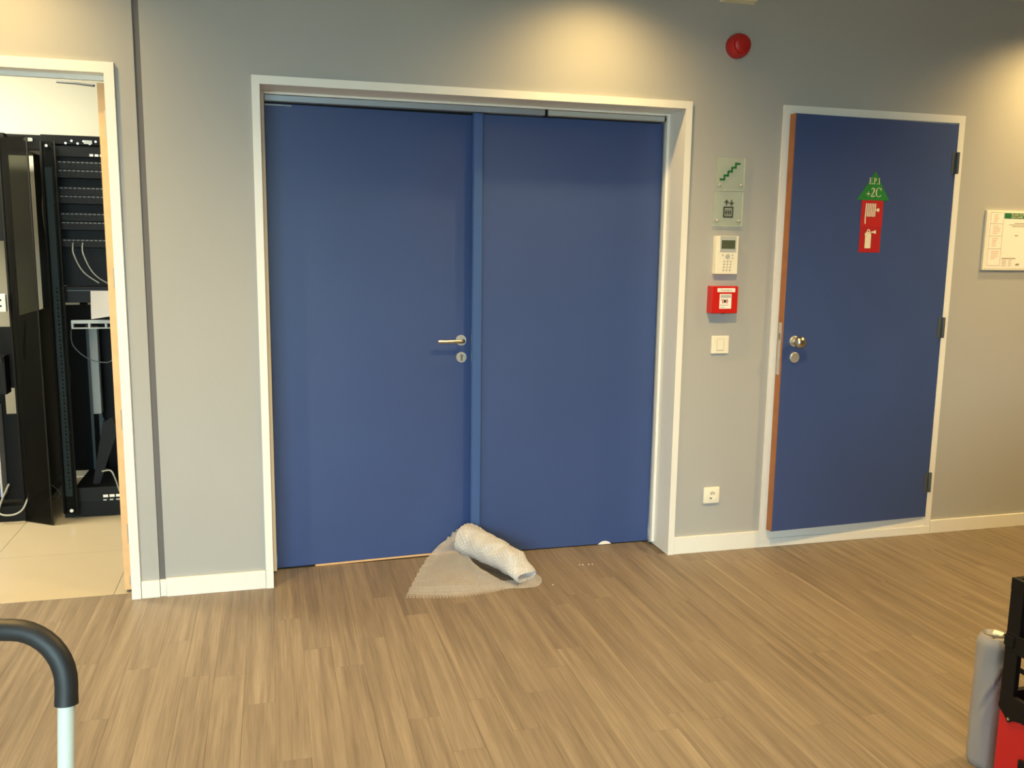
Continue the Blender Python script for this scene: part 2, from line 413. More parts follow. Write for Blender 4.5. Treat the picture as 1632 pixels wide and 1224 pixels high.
MB().tube([(-.82, .30, 2.100), (-.74, .22, 2.086), (-.655, .14, 2.068)], .0045, 8).build('closer_arm', RAIL, d1)

# ------------------------------------------------------------------ double door: frame, leaves
t = thing('trim_2', 'white frame with a deep reveal around the double door', 'door frame', (.9, 0, 0), kind='structure')
MB().box(-.058, -.027, -.014, 0, 0, 2.12).box(1.814, 1.845, -.014, 0, 0, 2.12).box(-.027, 1.814, -.014, 0, 2.087, 2.12).build('casing', WHITE, t)
MB().box(-.034, -.027, 0, .245, 0, 2.095).box(1.814, 1.821, 0, .245, 0, 2.095).box(-.027, 1.814, 0, .245, 2.087, 2.095).build('reveal', WHITE, t)
b = MB().box(-.027, -.013, .150, .180, .014, 2.087, .003).box(1.800, 1.814, .150, .180, .014, 2.087, .003).box(-.013, 1.800, .150, .180, 2.076, 2.087, .003)
b.build('stop_bead', WHITE, t)
b = MB().box(-.027, -.012, .182, .1955, .002, 2.087).box(1.803, 1.814, .182, .1955, .002, 2.087)
b.build('gasket_strip', GREYP, t)
t2 = thing('door_closer_rail', 'grey metal closer rail running above the blue double door', 'rail', (.9, .17, 2.05))
MB().box(-.012, 1.205, .155, .1945, 2.050, 2.0745, .002).build('rail', ALU, t2)
MB().box(1.217, 1.790, .158, .1945, 2.052, 2.0745, .002).build('rail', GREYP, t2)
MB().box(1.205, 1.217, .153, .1945, 2.046, 2.0755).build('clip', BLACK, t2, label='black clip between the two rail pieces')
MB().lathe([(.012, 0), (.012, .007)], (1.790, .172, 2.063), 'x', 16).build('end_cap', BLACK, t2)
MB().lathe([(.012, 0), (.012, .006)], (-.0125, .172, 2.063), 'x', 16).build('end_cap', BLACK, t2)

d2 = thing('door_2', 'left leaf of the blue double door, pushed slightly inward, with lever handle and keyhole', 'door', (-.0115, .2, 0), kind='structure', rotz=radians(3.3))
MB().box(0, .9095, 0, .04, .010, 2.047, .0012).build('leaf', BLUE, d2)
MB().box(.17, .9095, -.0006, .0395, .0012, .0098).build('bottom_edge', BEECH, d2, label='bare beech edge under the blue leaf')
MB().box(.001, .11, -.014, -.0006, 2.036, 2.041).build('closer_plate', ALU, d2)
hx, hz = .8560, 1.031
MB().lathe([(.025, 0), (.025, .006), (.023, .008)], (hx, 0, hz), 'y', 28).build('rose', SATIN, d2, smooth=True)
pts = [(hx, -.004, hz), (hx, -.045, hz)] + [(hx - .012 * (1 - cos(radians(a))), -.045 - .012 * sin(radians(a)), hz) for a in (30, 60, 90)] + [(hx - .06, -.057, hz), (hx - .122, -.057, hz)]
MB().tube(pts, .0085, 14).build('lever_handle', STEEL, d2, smooth=True)
k = MB().lathe([(.025, 0), (.025, .006), (.023, .008)], (hx + .002, 0, .951), 'y', 28).build('keyhole_rose', SATIN, d2, smooth=True)
MB().prism(arc(hx + .002, .959, .0075, 0, 360, 16)[:-1], 'y', -.0095, -.0081).box(hx - .0025, hx + .0065, -.0095, -.0081, .935, .954).build('lock_cylinder', STRIP, k)

d3 = thing('door_3', 'right leaf of the blue double door with the lighter blue meeting strip', 'door', (1.35, .2, 0), kind='structure')
MB().box(.9005, 1.802, .2, .24, .006, 2.047, .0012).build('leaf', BLUE, d3)
b = MB().prism([(.879, .1995), (.879, .176), (.884, .171), (.921, .171), (.926, .176), (.926, .1995)], 'z', .006, 2.046)
b.build('meeting_strip', BLUE2, d3, label='lighter blue vertical cover strip')

# scrap under the right leaf
pts = [(1.535 + .068 * i / 12, .004 + .016 * sin(pi * i / 12) ** .7) for i in range(13)]
o = MB().prism(pts, 'y', .1965, .199).build('paper_scrap', PAPER, org=(1.57, .198, .004))
tag(o, 'small white paper scrap poking out under the right double door leaf', 'scrap')

# ------------------------------------------------------------------ small door on the right
t = thing('trim_3', 'white frame around the small blue door on the right', 'door frame', (2.8, 0, 0), kind='structure')
MB().box(2.310, 2.348, -.010, 0, .0425, 2.130).box(3.282, 3.316, -.010, 0, .0425, 2.130).box(2.348, 3.282, -.010, 0, 2.094, 2.130).build('casing', WHITE, t)
MB().box(2.348, 3.282, -.006, .03, .0425, .092).build('sill_rail', WHITE, t, label='white rail below the door leaf')
MB().box(2.342, 2.352, 0, .12, .092, 2.1).box(3.276, 3.284, 0.0, .12, .092, 2.1).box(2.352, 3.276, 0, .12, 2.09, 2.1).build('jamb', WHITE, t)
HX, HY = 3.280, -.016
ang = math.atan2(.046, .94)
d4 = bpy.data.objects.new('door_4', None); col.objects.link(d4); d4.location = (HX, HY, 0); d4.rotation_euler = (0, 0, ang); d4['_org'] = [0, 0, 0]
tag(d4, 'small blue door standing slightly ajar, with round knob and safety signs', 'door', kind='structure')
# local frame: x negative towards the free edge, front face y=0, back y=.04
LW = .943
MB().box(-LW + .004, -.004, 0, .040, .096, 2.088, .001).build('leaf', BLUE, d4, keep=False)
MB().box(-LW, -LW + .004, .0002, .0398, .096, 2.088).build('edge_strip', BEECH2, d4, label='beech edge on the opening side')
MB().box(-LW - .0012, -LW, .008, .032, .875, 1.125).build('lock_plate', SATIN, d4, label='steel lock faceplate on the edge')
MB().box(-LW - .009, -LW - .001, .013, .027, 1.045, 1.075, .002).build('latch_bolt', STEEL, d4)
for z in (1.902, 1.089, .282):
    MB().lathe([(.0075, 0), (.0085, .004), (.0085, .1), (.0075, .104)], (-.001, -.006, z - .052), 'z', 14).box(-.03, -.001, -.0016, .0, z - .05, z + .05).build('hinge', RAIL, d4, smooth=True)
kx = -LW + .066
MB().lathe([(.026, 0), (.026, .007), (.024, .009)], (kx, 0, 1.036), 'y', 28).build('rose', SATIN, d4, smooth=True)
MB().lathe([(.010, .008), (.010, .028), (.016, .034), (.0255, .042), (.028, .052), (.026, .062), (.018, .069), (.008, .072)], (kx, 0, 1.036), 'y', 28).build('door_knob', STEEL, d4, smooth=True)
MB().lathe([(.0255, 0), (.0255, .007), (.0235, .009)], (kx + .006, 0, .958), 'y', 28).build('lock_rose', SATIN, d4, smooth=True)

# serif glyphs in unit height, built as flat strips
def serif_text(mb, txt, x, z, h, y0, y1, gap=.08):
    def R(a, b_, c, d): mb.box(x + a * h, x + b_ * h, y0, y1, z + c * h, z + d * h)
    def ring(cx, cz, rx, rz, a0, a1, wmin, wmax, n=18):
        lf, rt = [], []
        for i in range(n + 1):
            a = radians(a0 + (a1 - a0) * i / n); wd = wmin + (wmax - wmin) * abs(cos(a)) ** 1.3
            lf.append((x + (cx + (rx) * cos(a)) * h, z + (cz + (rz) * sin(a)) * h))
            rt.append((x + (cx + (rx - wd) * cos(a)) * h, z + (cz + (rz - wmin if wd < wmin else rz - wmin - (wd - wmin) * .25) * sin(a)) * h))
        mb.ribbon(lf, rt, y0, y1)
    for ch in txt:
        if ch == 'E':
            R(.03, .30, 0, .035); R(.03, .30, .965, 1); R(.10, .22, .035, .965); R(.30, .56, 0, .05); R(.30, .54, .95, 1); R(.22, .46, .48, .53)
            R(.535, .57, 0, .22); R(.51, .545, .8, 1); R(.435, .465, .40, .61); x += (.62 + gap) * h
        elif ch == 'P':
            R(.03, .32, 0, .035); R(.10, .22, .035, 1); R(.03, .30, .965, 1); ring(.26, .73, .30, .27, -90, 90, .04, .13); x += (.60 + gap) * h
        elif ch == 'I':
            R(.02, .34, 0, .035); R(.02, .34, .965, 1); R(.12, .24, .035, .965); x += (.36 + gap) * h
        elif ch == '.':
            mb.prism([(p[0], p[1]) for p in arc(x + .05 * h, z + .075 * h, .085 * h, 0, 360, 10)[:-1]], 'y', y0, y1); x += (.12 + gap) * h
        elif ch == '+':
            R(.02, .54, .28, .34); R(.25, .31, .05, .58); x += (.56 + gap * .6) * h
        elif ch == '2':
            P = [(.08, .74), (.12, .88), (.24, .97), (.38, .93), (.45, .80), (.43, .64), (.33, .45), (.19, .24), (.06, .06)]
            W = [.05, .08, .08, .10, .13, .13, .10, .07, .05]; lf, rt = [], []
            for i, p in enumerate(P):
                a = Vector(P[max(i - 1, 0)]); c = Vector(P[min(i + 1, len(P) - 1)]); d = (c - a).normalized(); n_ = Vector((-d.y, d.x))
                lf.append((x + (p[0] + n_.x * W[i] / 2) * h, z + (p[1] + n_.y * W[i] / 2) * h)); rt.append((x + (p[0] - n_.x * W[i] / 2) * h, z + (p[1] - n_.y * W[i] / 2) * h))
            mb.ribbon(lf, rt, y0, y1); R(.04, .54, 0, .09); R(.50, .55, 0, .2); x += (.58 + gap * .6) * h
        elif ch == 'C':
            ring(.44, .5, .42, .52, 42, 318, .045, .14, 26); R(.72, .765, .66, .99); R(.74, .78, .12, .2); x += (.80 + gap) * h
    return mb

def on_leaf(lx, ly, z):      # a point on the small door's leaf in world coordinates
    return (HX + lx * cos(ang) - ly * sin(ang), HY + lx * sin(ang) + ly * cos(ang), z)
def sign_on_leaf(name, label, lx, z):
    o = bpy.data.objects.new(name, None); col.objects.link(o); o.location = on_leaf(lx, -.0005, z); o.rotation_euler = (0, 0, ang)
    o['_org'] = [0, 0, 0]; return tag(o, label, 'sign')
CXS = 2.803 - HX
# triangle: apex z 1.84, base 1.707 ; width .179
s = sign_on_leaf('triangle_sign', 'green triangular sign lettered in cream at the top of the small blue door', CXS - .004, 1.7085)
MB().prism([(-.094, 0), (.093, 0), (.003, .137)], 'y', -.0012, 0).build('panel', GREEN, s)
b = MB(); serif_text(b, 'E.P.I', -.0315, .076, .029, -.0018, -.0011, .09); b.build('lettering', CREAM, s)
b = MB(); serif_text(b, '+2C', -.043, .017, .042, -.0018, -.0011, .1); b.build('lettering', CREAM, s)
# hose sign
s = sign_on_leaf('hose_sign', 'red square sign with a fire hose reel symbol below the green triangle', CXS - .0065, 1.5855)
MB().box(-.0625, .0625, -.0012, 0, 0, .1225).build('panel', REDS, s)
b = MB()
for i in range(6): b.tube([(-.037 + i * .0105, -.0012, .045 + (i % 2) * .001), (-.0345 + i * .0105, -.0012, .108)], .0032, 6)
b.tube([(-.037, -.0012, .047), (-.036, -.0012, .016), (-.034, -.0012, .012)], .0032, 6)
b.tube([(.018, -.0012, .078), (.030, -.0012, .078)], .0022, 6)
b.prism(arc(.034, .078, .0085, 0, 360, 14)[:-1], 'y', -.0018, -.0011)
b.build('hose_symbol', CREAM, s)
# extinguisher sign
s = sign_on_leaf('extinguisher_sign', 'deep red sign with a fire extinguisher symbol, lowest on the small blue door', CXS - .006, 1.461)
MB().box(-.062, .060, -.0012, 0, 0, .1244).build('panel', REDS2, s)
b = MB()
body = [(-.030, .020), (.004, .020), (.004, .078)] + arc(-.013, .082, .017, 10, 170, 8) + [(-.030, .078)]
b.prism(body, 'y', -.0018, -.0011)
b.ribbon(arc(-.013, .101, .010, 0, 360, 14), arc(-.013, .101, .005, 0, 360, 14), -.0018, -.0011)
b.prism([(.000, .098), (.012, .101), (.030, .107), (.031, .089), (.012, .094), (.0, .094)], 'y', -.0018, -.0011)
b.prism([(-.020, .101), (-.031, .092), (-.034, .082), (-.029, .081), (-.026, .090), (-.017, .096)], 'y', -.0018, -.0011)
b.build('extinguisher_symbol', CREAM, s)

# ------------------------------------------------------------------ wall devices
# acrylic stairs / lift signs
def acrylic_sign(name, label, x0, x1, z0, z1):
    s = thing(name, label, 'sign', ((x0 + x1) / 2, 0, z0))
    MB().box(x0, x1, -.024, -.019, z0, z1, .0006).build('panel', ACRYL, s)
    e = MB().box(x1 - .003, x1, -.0245, -.0185, z0, z1).box(x0, x1, -.0245, -.0185, z0, z0 + .0022)
    e.build('polished_edge', ACRED, s)
    for x in (x0 + .018, x1 - .018):
        MB().lathe([(.004, 0), (.004, .019)], (x, 0, z0 + .024), 'y', 12).build('standoff', STEEL, s)
        MB().lathe([(.0065, .0245), (.0065, .028), (.005, .031), (.002, .0325)], (x, 0, z0 + .024), 'y', 16).build('screw_cap', SATIN, s, smooth=True)
    return s
s = acrylic_sign('stairs_sign', 'clear acrylic wall sign with a green stair symbol above the lift sign', 1.974, 2.117, 1.733, 1.880)
b = MB(); sx0, sz0, st, rw = 1.994, 1.778, .0180, .0185
for i in range(5): b.box(sx0 + i * rw - .0045, sx0 + (i + 1) * rw + .0045, -.0250, -.0245, sz0 + i * st, sz0 + i * st + .009)
for i in range(4): b.box(sx0 + (i + 1) * rw - .0045, sx0 + (i + 1) * rw + .0045, -.0252, -.0246, sz0 + i * st, sz0 + (i + 1) * st + .009)
b.build('stair_symbol', DGREEN, s)
s = acrylic_sign('lift_sign', 'clear acrylic wall sign with a dark lift symbol above the keypad', 1.968, 2.115, 1.572, 1.729)
b = MB(); lx, lz = 2.041, 1.611; y0, y1 = -.0250, -.0245
hw, fh, ft = .0255, .050, .0065
b.ribbon([(lx - hw, lz), (lx + hw, lz), (lx + hw, lz + fh), (lx - hw, lz + fh), (lx - hw, lz)], [(lx - hw + ft, lz + ft), (lx + hw - ft, lz + ft), (lx + hw - ft, lz + fh - ft), (lx - hw + ft, lz + fh - ft), (lx - hw + ft, lz + ft)], y0, y1)
for i in (-1, 0, 1):
    px = lx + i * .0112
    b.prism(arc(px, lz + .0355, .0030, 0, 360, 10)[:-1], 'y', y0, y1)
    b.prism([(px - .0046, lz + .020), (px - .004, lz + .031), (px + .004, lz + .031), (px + .0046, lz + .020), (px + .0024, lz + .019), (px + .0022, lz + .010), (px - .0022, lz + .010), (px - .0024, lz + .019)], 'y', y0, y1)
for sgn, ax in ((1, lx - .011), (-1, lx + .015)):
    zc = lz + .068
    b.box(ax - .0028, ax + .0028, y0, y1, zc - .0125, zc + .0125)
    tip = zc + .0145 * sgn
    for sd in (-1, 1): b.prism([(ax - sd * .0025, tip), (ax + sd * .0125, tip - sgn * .0145), (ax + sd * .0075, tip - sgn * .0165), (ax - sd * .0025, tip - sgn * .0075)], 'y', y0 - .0001 * sd, y1)
b.build('lift_symbol', DKVIN, s)

# keypad
s = thing('alarm_keypad', 'white alarm keypad with grey screen on the wall between the doors', 'keypad', (2.045, 0, 1.35))
MB().box(1.985, 2.098, -.034, 0, 1.352, 1.528, .004).build('housing', WPLAS, s)
MB().box(2.003, 2.085, -.0365, -.0335, 1.455, 1.5265, .001).build('screen_bezel', GREYP, s)
MB().box(2.009, 2.078, -.0375, -.0362, 1.469, 1.508).build('screen', LCD, s)
MB().lathe([(.0115, .0335), (.0115, .036), (.0105, .037)], (2.044, 0, 1.434), 'y', 20).build('round_button', GREYP, s)
KEY = mat('keypad_key', L(196, 188, 170), 0.5)
for r_ in range(4):
    for c in range(3):
        MB().lathe([(.0046, .0335), (.0046, .0362)], (2.028 + c * .0165 - r_ * .001, 0, 1.411 - r_ * .0135), 'y', 10).build('key', KEY, s)
for x, z in ((2.018, 1.440), (2.069, 1.440), (2.069, 1.426)):
    MB().lathe([(.0042, .0335), (.0042, .0362)], (x, 0, z), 'y', 10).build('key', KEY, s)

# fire alarm call point
s = thing('fire_alarm_call_point', 'red fire alarm call point with white break panel above the light switch', 'alarm', (2.035, 0, 1.17))
MB().box(1.966, 2.100, -.048, 0, 1.171, 1.297, .003).build('housing', RED, s)
MB().box(1.993, 2.084, -.0495, -.0478, 1.270, 1.288).build('name_label', PAPER, s)
text_mesh('- Feueralarm -', .0125, 2.0385, 1.2755, -.0498, PRINT, 'lettering', s, 'CENTER', 1.0, .0002)
MB().box(2.006, 2.066, -.0500, -.0478, 1.193, 1.261).build('break_panel', PAPER, s)
b = MB().box(2.010, 2.063, -.0505, -.0499, 1.243, 1.257).build('grey_band', GREYP, s)
b = MB(); cx, cz = 2.033, 1.2275
b.ribbon(arc(cx - .001, cz, .0145, 125, 235, 8), arc(cx - .001, cz, .0105, 125, 235, 8), -.0505, -.0499); b.ribbon(arc(cx + .001, cz, .0145, -55, 55, 8), arc(cx + .001, cz, .0105, -55, 55, 8), -.0505, -.0499)
b.build('red_arcs', RED, s)
MB().prism(arc(cx, cz, .0078, 0, 360, 18)[:-1], 'y', -.0505, -.0499).build('dark_dot', DKVIN, s)
MB().box(2.012, 2.016, -.0505, -.0499, 1.231, 1.236).box(2.009, 2.052, -.0504, -.0499, 1.2085, 1.211).box(2.010, 2.032, -.0504, -.0499, 1.1985, 1.2005).build('small_print', PRINT, s)
MB().box(2.022, 2.038, -.0485, -.03, 1.1695, 1.1715).build('key_slot', DARK, s)

# light switch
s = thing('light_switch', 'square white light switch below the red fire alarm', 'switch', (2.043, 0, .98))
MB().box(1.998, 2.086, -.010, 0, .978, 1.062, .002).build('plate', WPLAS, s)
MB().box(2.026, 2.058, -.013, -.0095, .994, 1.046, .0015).build('rocker', WPLAS, s)
MB().box(2.0235, 2.0605, -.0106, -.0095, .9915, 1.0485).build('rocker_frame', KEY, s)

# socket
s = thing('wall_socket', 'white wall socket low on the wall between the doors', 'socket', (2.034, 0, .245))
b = MB().box(1.994, 2.077, -.011, 0, .244, .325, .006); b.build('plate', WPLAS, s, smooth=True)
cx, cz = 2.036, .285
MB().lathe([(.0215, .0105), (.0215, .0125), (.0195, .0125), (.0185, .0115)], (cx, 0, cz), 'y', 28).build('recess', WPLAS, s, smooth=True)
b = MB()
for dx, dz, r_ in ((-.0045, .0075, .0032), (.0065, .008, .0028)): b.prism(arc(cx + dx, cz + dz, r_, 0, 360, 10)[:-1], 'y', -.0128, -.0114)
b.prism([(cx - .012, cz - .012), (cx - .003, cz - .019), (cx + .001, cz - .015), (cx - .008, cz - .009)], 'y', -.0129, -.0114)
b.build('pin_holes', DKVIN, s)
b = MB().ribbon(arc(cx, cz, .0185, 20, 120, 8), arc(cx, cz, .0165, 20, 120, 8), -.0128, -.0114); b.build('rim_mark', PRINT, s)

# sounder and emergency light high on the wall
s = thing('alarm_sounder', 'round red alarm sounder high on the wall below the white lamp', 'alarm', (2.058, 0, 2.37))
MB().lathe([(.053, 0), (.054, .012), (.053, .030), (.047, .048), (.042, .056)], (2.053, 0, 2.371), 'y', 36).build('body', REDD, s, smooth=True)
MB().lathe([(.038, .0555), (.038, .064), (.033, .068), (.010, .070)], (2.053, 0, 2.371), 'y', 36).build('front_cap', REDD, s, smooth=True)
s = thing('emergency_light', 'white emergency light box above the red sounder, cut by the frame', 'lamp', (2.04, 0, 2.555))
MB().box(1.960, 2.128, -.010, 0, 2.556, 2.66, .002).build('back_plate', WPLAS, s)
MB().prism([(-.010, 2.556), (-.045, 2.560), (-.055, 2.575), (-.055, 2.645), (-.010, 2.658)], 'x', 1.966, 2.120).build('diffuser', mat('frosted_diffuser', L(232, 230, 205), 0.35), s)

# escape plan board
s = thing('escape_plan_board', 'white framed escape plan with green header on the wall at the right edge', 'sign', (3.74, 0, 1.38))
MB().box(3.492, 3.985, -.014, 0, 1.380, 1.680, .0015).build('frame', WPLAS, s)
MB().box(3.505, 3.972, -.0155, -.0138, 1.389, 1.671).build('sheet', PAPER, s)
b = MB().box(3.598, 3.880, -.0161, -.0154, 1.640, 1.668); b.build('header', PGREEN, s)
text_mesh("PLAN D'EVACUATION", .0125, 3.737, 1.6555, -.0164, CREAM, 'lettering', s, 'CENTER', 1.55, .0002)
text_mesh('ESCAPE WAY PLAN', .0125, 3.735, 1.6435, -.0164, CREAM, 'lettering', s, 'CENTER', 1.75, .0002)
b = MB()
for z in (1.6685, 1.612, 1.551, 1.487, 1.4235 - .021): b.box(3.515, 3.594, -.0159, -.0154, z, z + .0018)
b.box(3.515, 3.5165, -.0159, -.0154, 1.4025, 1.670).box(3.5935, 3.595, -.0159, -.0154, 1.4025, 1.670)
b.box(3.604, 3.690, -.0159, -.0154, 1.437, 1.442)
for i in range(4):
    for x, l_ in ((3.606, .028), (3.648, .02 - (i % 2) * .004)): b.box(x, x + l_, -.0159, -.0154, 1.428 - i * .0085, 1.4305 - i * .0085)
for i, (x, l_) in enumerate(((3.664, .15), (3.632, .21), (3.650, .18))): b.box(x, x + l_, -.0159, -.0154, 1.616 - i * .008, 1.619 - i * .008)
b.box(3.672, 3.692, -.0159, -.0154, 1.553, 1.558)
b.prism([(3.690, 1.404), (3.712, 1.404), (3.720, 1.414), (3.698, 1.414)], 'y', -.0159, -.0154)
b.build('print_lines', PRINT, s)
b = MB(); r2 = random.Random(4)
for z in (1.655, 1.598, 1.537, 1.472):
    for i in range(5): b.box(3.535, 3.535 + .02 + r2.random() * .03, -.0158, -.0154, z - i * .009, z - i * .009 + .005)
o = b.build('pale_print', PALEP, s); o['kind'] = 'stuff'

# ------------------------------------------------------------------ server racks
RY = 1.24; RZ = 1.99
def rack(label, x0, x1, pw=.035, name='server_rack'):
    t = thing(name, label, 'rack', ((x0 + x1) / 2, RY, 0))
    for x in (x0, x1 - pw):
        p = MB().box(x, x + pw, RY, RY + .05, .07, RZ - .03).build('front_post', RACKB, t)
        MB().box(x + .008, x + pw - .008, RY - .002, RY, .12, RZ - .16).build('hole_strip', RAIL, p)
        MB().box(x, x + .035, RY + .70, RY + .75, .07, RZ - .03).build('rear_post', RACKB, t)
    MB().box(x0, x1, RY - .002, RY + .75, RZ - .045, RZ, .003).build('top_frame', RACKB, t)
    MB().box(x0, x1, RY - .004, RY + .75, .005, .085, .003).build('plinth', RACKB, t)
    return t
RA = rack('black open server rack at the left edge of the doorway', -1.92, -1.262)
RB = rack('black server rack beside the open beech-edged door', -1.100, -.45, .052)
MB().box(-.46, -.45, RY + .06, RY + .69, .09, RZ - .05).build('side_panel', RACKB, RB)
MB().box(-1.268, -1.262, RY + .06, RY + .70, .09, 1.08).build('side_panel', RACKB, RA)  # added black sheet standing in for the shade low in the rack gap
b = MB()
for k in range(26):
    z = .16 + k * .0415
    b.box(-1.072, -1.064, RY - .0030, RY - .0018, z, z + .012); b.box(-1.0715, -1.0655, RY - .0030, RY - .0018, z + .02, z + .030)
o = b.build('rail_holes', DARK, RB); o['kind'] = 'stuff'
for z in (1.955,):
    b = MB()
    for i in range(6): b.lathe([(.006, 0), (.006, .003)], (-.985 + i * .028, RY - .002, z + (.008 if i % 2 else -.004)), 'y', 8)
    b.build('top_screws', STEEL, RB)
MB().box(-.90, -.862, RY - .006, RY - .002, 1.950, 1.968).build('name_plate', GREYP, RB)
MB().box(-1.215, -.885, RY + .58, RY + .60, .12, 1.10).build('rear_panel', RACKB, RB)
MB().box(-1.046, -.503, RY + .06, RY + .08, 1.235, 1.855).build('rear_panel', RACKB, RB)
MB().box(-1.0475, -.503, RY + .02, RY + .60, 1.857, 1.944).build('top_shroud', RACKB, RB)
MB().box(-1.90, -1.37, RY + .08, RY + .10, .10, 1.93).build('rear_panel', RACKB, RA)
MB().box(-1.372, -1.300, RY + .075, RY + .095, .10, .56).build('rear_panel', RACKB, RA)
MB().box(-1.372, -1.300, RY + .075, RY + .095, .70, 1.02).build('rear_panel', RACKB, RA)
MB().box(-1.372, -1.300, RY + .075, RY + .095, 1.46, 1.92).build('rear_panel', RACKB, RA)

# patch panels in the right rack
ORD = ['topmost', 'second from the top', 'third from the top', 'fourth from the top', 'fifth from the top', 'sixth from the top', 'seventh and lowest']
for i, z in enumerate((1.857, 1.815, 1.729, 1.687, 1.600, 1.556, 1.468)):
    t = thing('patch_bay', 'black patch panel with dashed white label strip, %s in the right rack' % ORD[i], 'patch panel', (-.75, RY, z), 'patch panels in the right rack')
    MB().box(-1.045, -.505, RY - .010, RY + .03, z - .034, z + .006).build('panel', BLACK, t)
    b = MB()
    for k in range(25): b.box(-1.023 + k * .021, -1.023 + k * .021 + .0145, RY - .0115, RY - .0095, z - .0028, z + .0028)
    b.build('label_strip', STRIP, t)
    b = MB()
    for k in range(24): b.box(-1.001 + k * .021, -1.001 + k * .021 + .012, RY - .0112, RY - .0095, z - .022, z - .010)
    b.build('ports', DARK, t)
t = thing('switch_unit', 'black rack unit with a small white-marked display at the rack top', 'network switch', (-.75, RY, 1.90))
MB().box(-1.045, -.505, RY - .014, RY + .018, 1.885, 1.934).build('case', BLACK, t)
b = MB()
for k in range(3): b.box(-.875 + k * .024, -.858 + k * .024, RY - .0155, RY - .0135, 1.889, 1.900)
b.build('white_marks', PAPER, t)
# shelf box, paper
t = thing('rack_server', 'black server case across the right rack above the grey cable bracket', 'server', (-.76, RY, 1.15))
MB().box(-1.045, -.505, RY - .012, RY + .5, 1.150, 1.232, .002).build('case', BLACK, t)
MB().box(-1.02, -.49, RY - .016, RY - .0115, 1.21, 1.214).build('front_lip', RAIL, t)
P_ = bmesh.new(); n = 10; rows = []
for j in range(n + 1):
    rows.append([P_.verts.new((-.905 + .34 * i / n, RY - .03 - .02 * sin(2.4 * i / n) - .022 * (j / n), 1.212 - (.125 - .035 * i / n + .02 * (1 - i / n) * (j > 8)) * j / n)) for i in range(n + 1)])
for j in range(n):
    for i in range(n): P_.faces.new((rows[j][i], rows[j][i + 1], rows[j + 1][i + 1], rows[j + 1][i]))
bmesh.ops.solidify(P_, geom=P_.faces[:], thickness=.0008)
mb = MB(); mb.bm.free(); mb.bm = P_
tag(mb.build('paper_sheet', PAPER, org=(-.8, RY - .03, 1.1), smooth=True), 'loose white paper sheet hanging in front of the black server case', 'paper')
# grey bracket (cable manager)
t = thing('cable_bracket', 'light grey slotted cable bracket across the right rack', 'bracket', (-.75, RY, 1.02))
MB().box(-1.005, -.49, RY - .035, RY - .005, 1.043, 1.060, .001).box(-1.005, -.49, RY - .035, RY - .005, 1.016, 1.022, .001).build('rail', GREYP, t)
for x in (-1.005, -.925, -.845, -.765, -.685, -.605, -.50): MB().box(x, x + .010, RY - .034, RY - .006, 1.022, 1.043).build('divider', GREYP, t)
# pdu / cable duct
t = thing('cable_duct', 'pale grey vertical cable duct hanging below the bracket', 'duct', (-1.0, 1.7, .5))
MB().box(-1.012, -.965, 1.66, 1.72, .485, .985, .004).build('channel', GREYP, t)
MB().box(-1.022, -1.008, 1.655, 1.665, .05 + .09, 1.0).build('back_rail', RAIL, t)
t = thing('rear_rail', 'grey ribbed metal rail standing behind the bottom of the right rack', 'rail', (-.94, 1.74, .1))
b = MB().box(-.995, -.975, 1.742, 1.752, .088, .47)
for k in range(12): b.box(-.975, -.968, 1.742, 1.752, .10 + k * .03, .115 + k * .03)
b.build('rail', RAIL, t)
# bottom unit
t = thing('bottom_switch', 'black network unit with white port labels at the rack bottom', 'network switch', (-.75, RY, .09))
MB().box(-1.045, -.505, RY - .012, RY + .4, .0865, .165, .002).build('case', BLACK, t)
for i in range(3): MB().box(-.905 + i * .032, -.880 + i * .032, RY - .0135, RY - .0115, .108, .122).build('port_label', PAPER, t)
b = MB()
for i in range(4): b.box(-.905 + i * .032, -.888 + i * .032, RY - .0132, RY - .0115, .090, .097)
b.build('ports', GREYP, t)
t = thing('slanted_panel', 'dark loose panel leaning inside the foot of the right rack', 'panel', (-.85, 1.33, .168))
b = MB(); b.prism([(-.965, .1655), (-.93, .1655), (-.83, .45), (-.85, .53), (-.90, .50)], 'y', 1.30, 1.33); b.build('panel', BLACK, t)
MB().box(-.989, -.955, 1.7605, 1.764, .285, .37).build('tag', PAPER, t) if False else None

def cable(pts, r, m, label, name='cable', n=8, cat='cable', group=None):
    V = [Vector(p) for p in pts]; out = []
    for i in range(len(V) - 1):
        p0, p1, p2, p3 = V[max(i - 1, 0)], V[i], V[i + 1], V[min(i + 2, len(V) - 1)]
        for k in range(n):
            u = k / n
            out.append(.5 * ((2 * p1) + (-p0 + p2) * u + (2 * p0 - 5 * p1 + 4 * p2 - p3) * u * u + (-p0 + 3 * p1 - 3 * p2 + p3) * u ** 3))
    out.append(V[-1])
    return tag(MB().tube(out, r, 8).build(name, m, org=V[0], smooth=True), label, cat, group)
t = thing('cable_trough', 'black cable trough bridging the two racks at the top', 'cable tray', (-1.16, RY, 1.92))
MB().box(-1.259, -1.103, RY + .02, RY + .08, 1.915, 1.988, .002).build('tray', RACKB, t)
MB().box(-1.18, -1.14, RY + .017, RY + .0205, 1.955, 1.972).build('name_plate', GREYP, t)
cable([(-.975, RY - .02, 1.456), (-.97, RY - .05, 1.40), (-.93, RY - .05, 1.31), (-.86, RY - .04, 1.252)], .0030, WCABLE, 'white patch cable plugged into the lowest patch panel, left of two', 'patch_cable', group='white patch cables')
cable([(-.93, RY - .02, 1.456), (-.925, RY - .05, 1.40), (-.88, RY - .05, 1.30), (-.80, RY - .03, 1.243), (-.70, RY - .03, 1.24)], .0030, WCABLE, 'white patch cable plugged into the lowest patch panel, right of two', 'patch_cable', group='white patch cables')
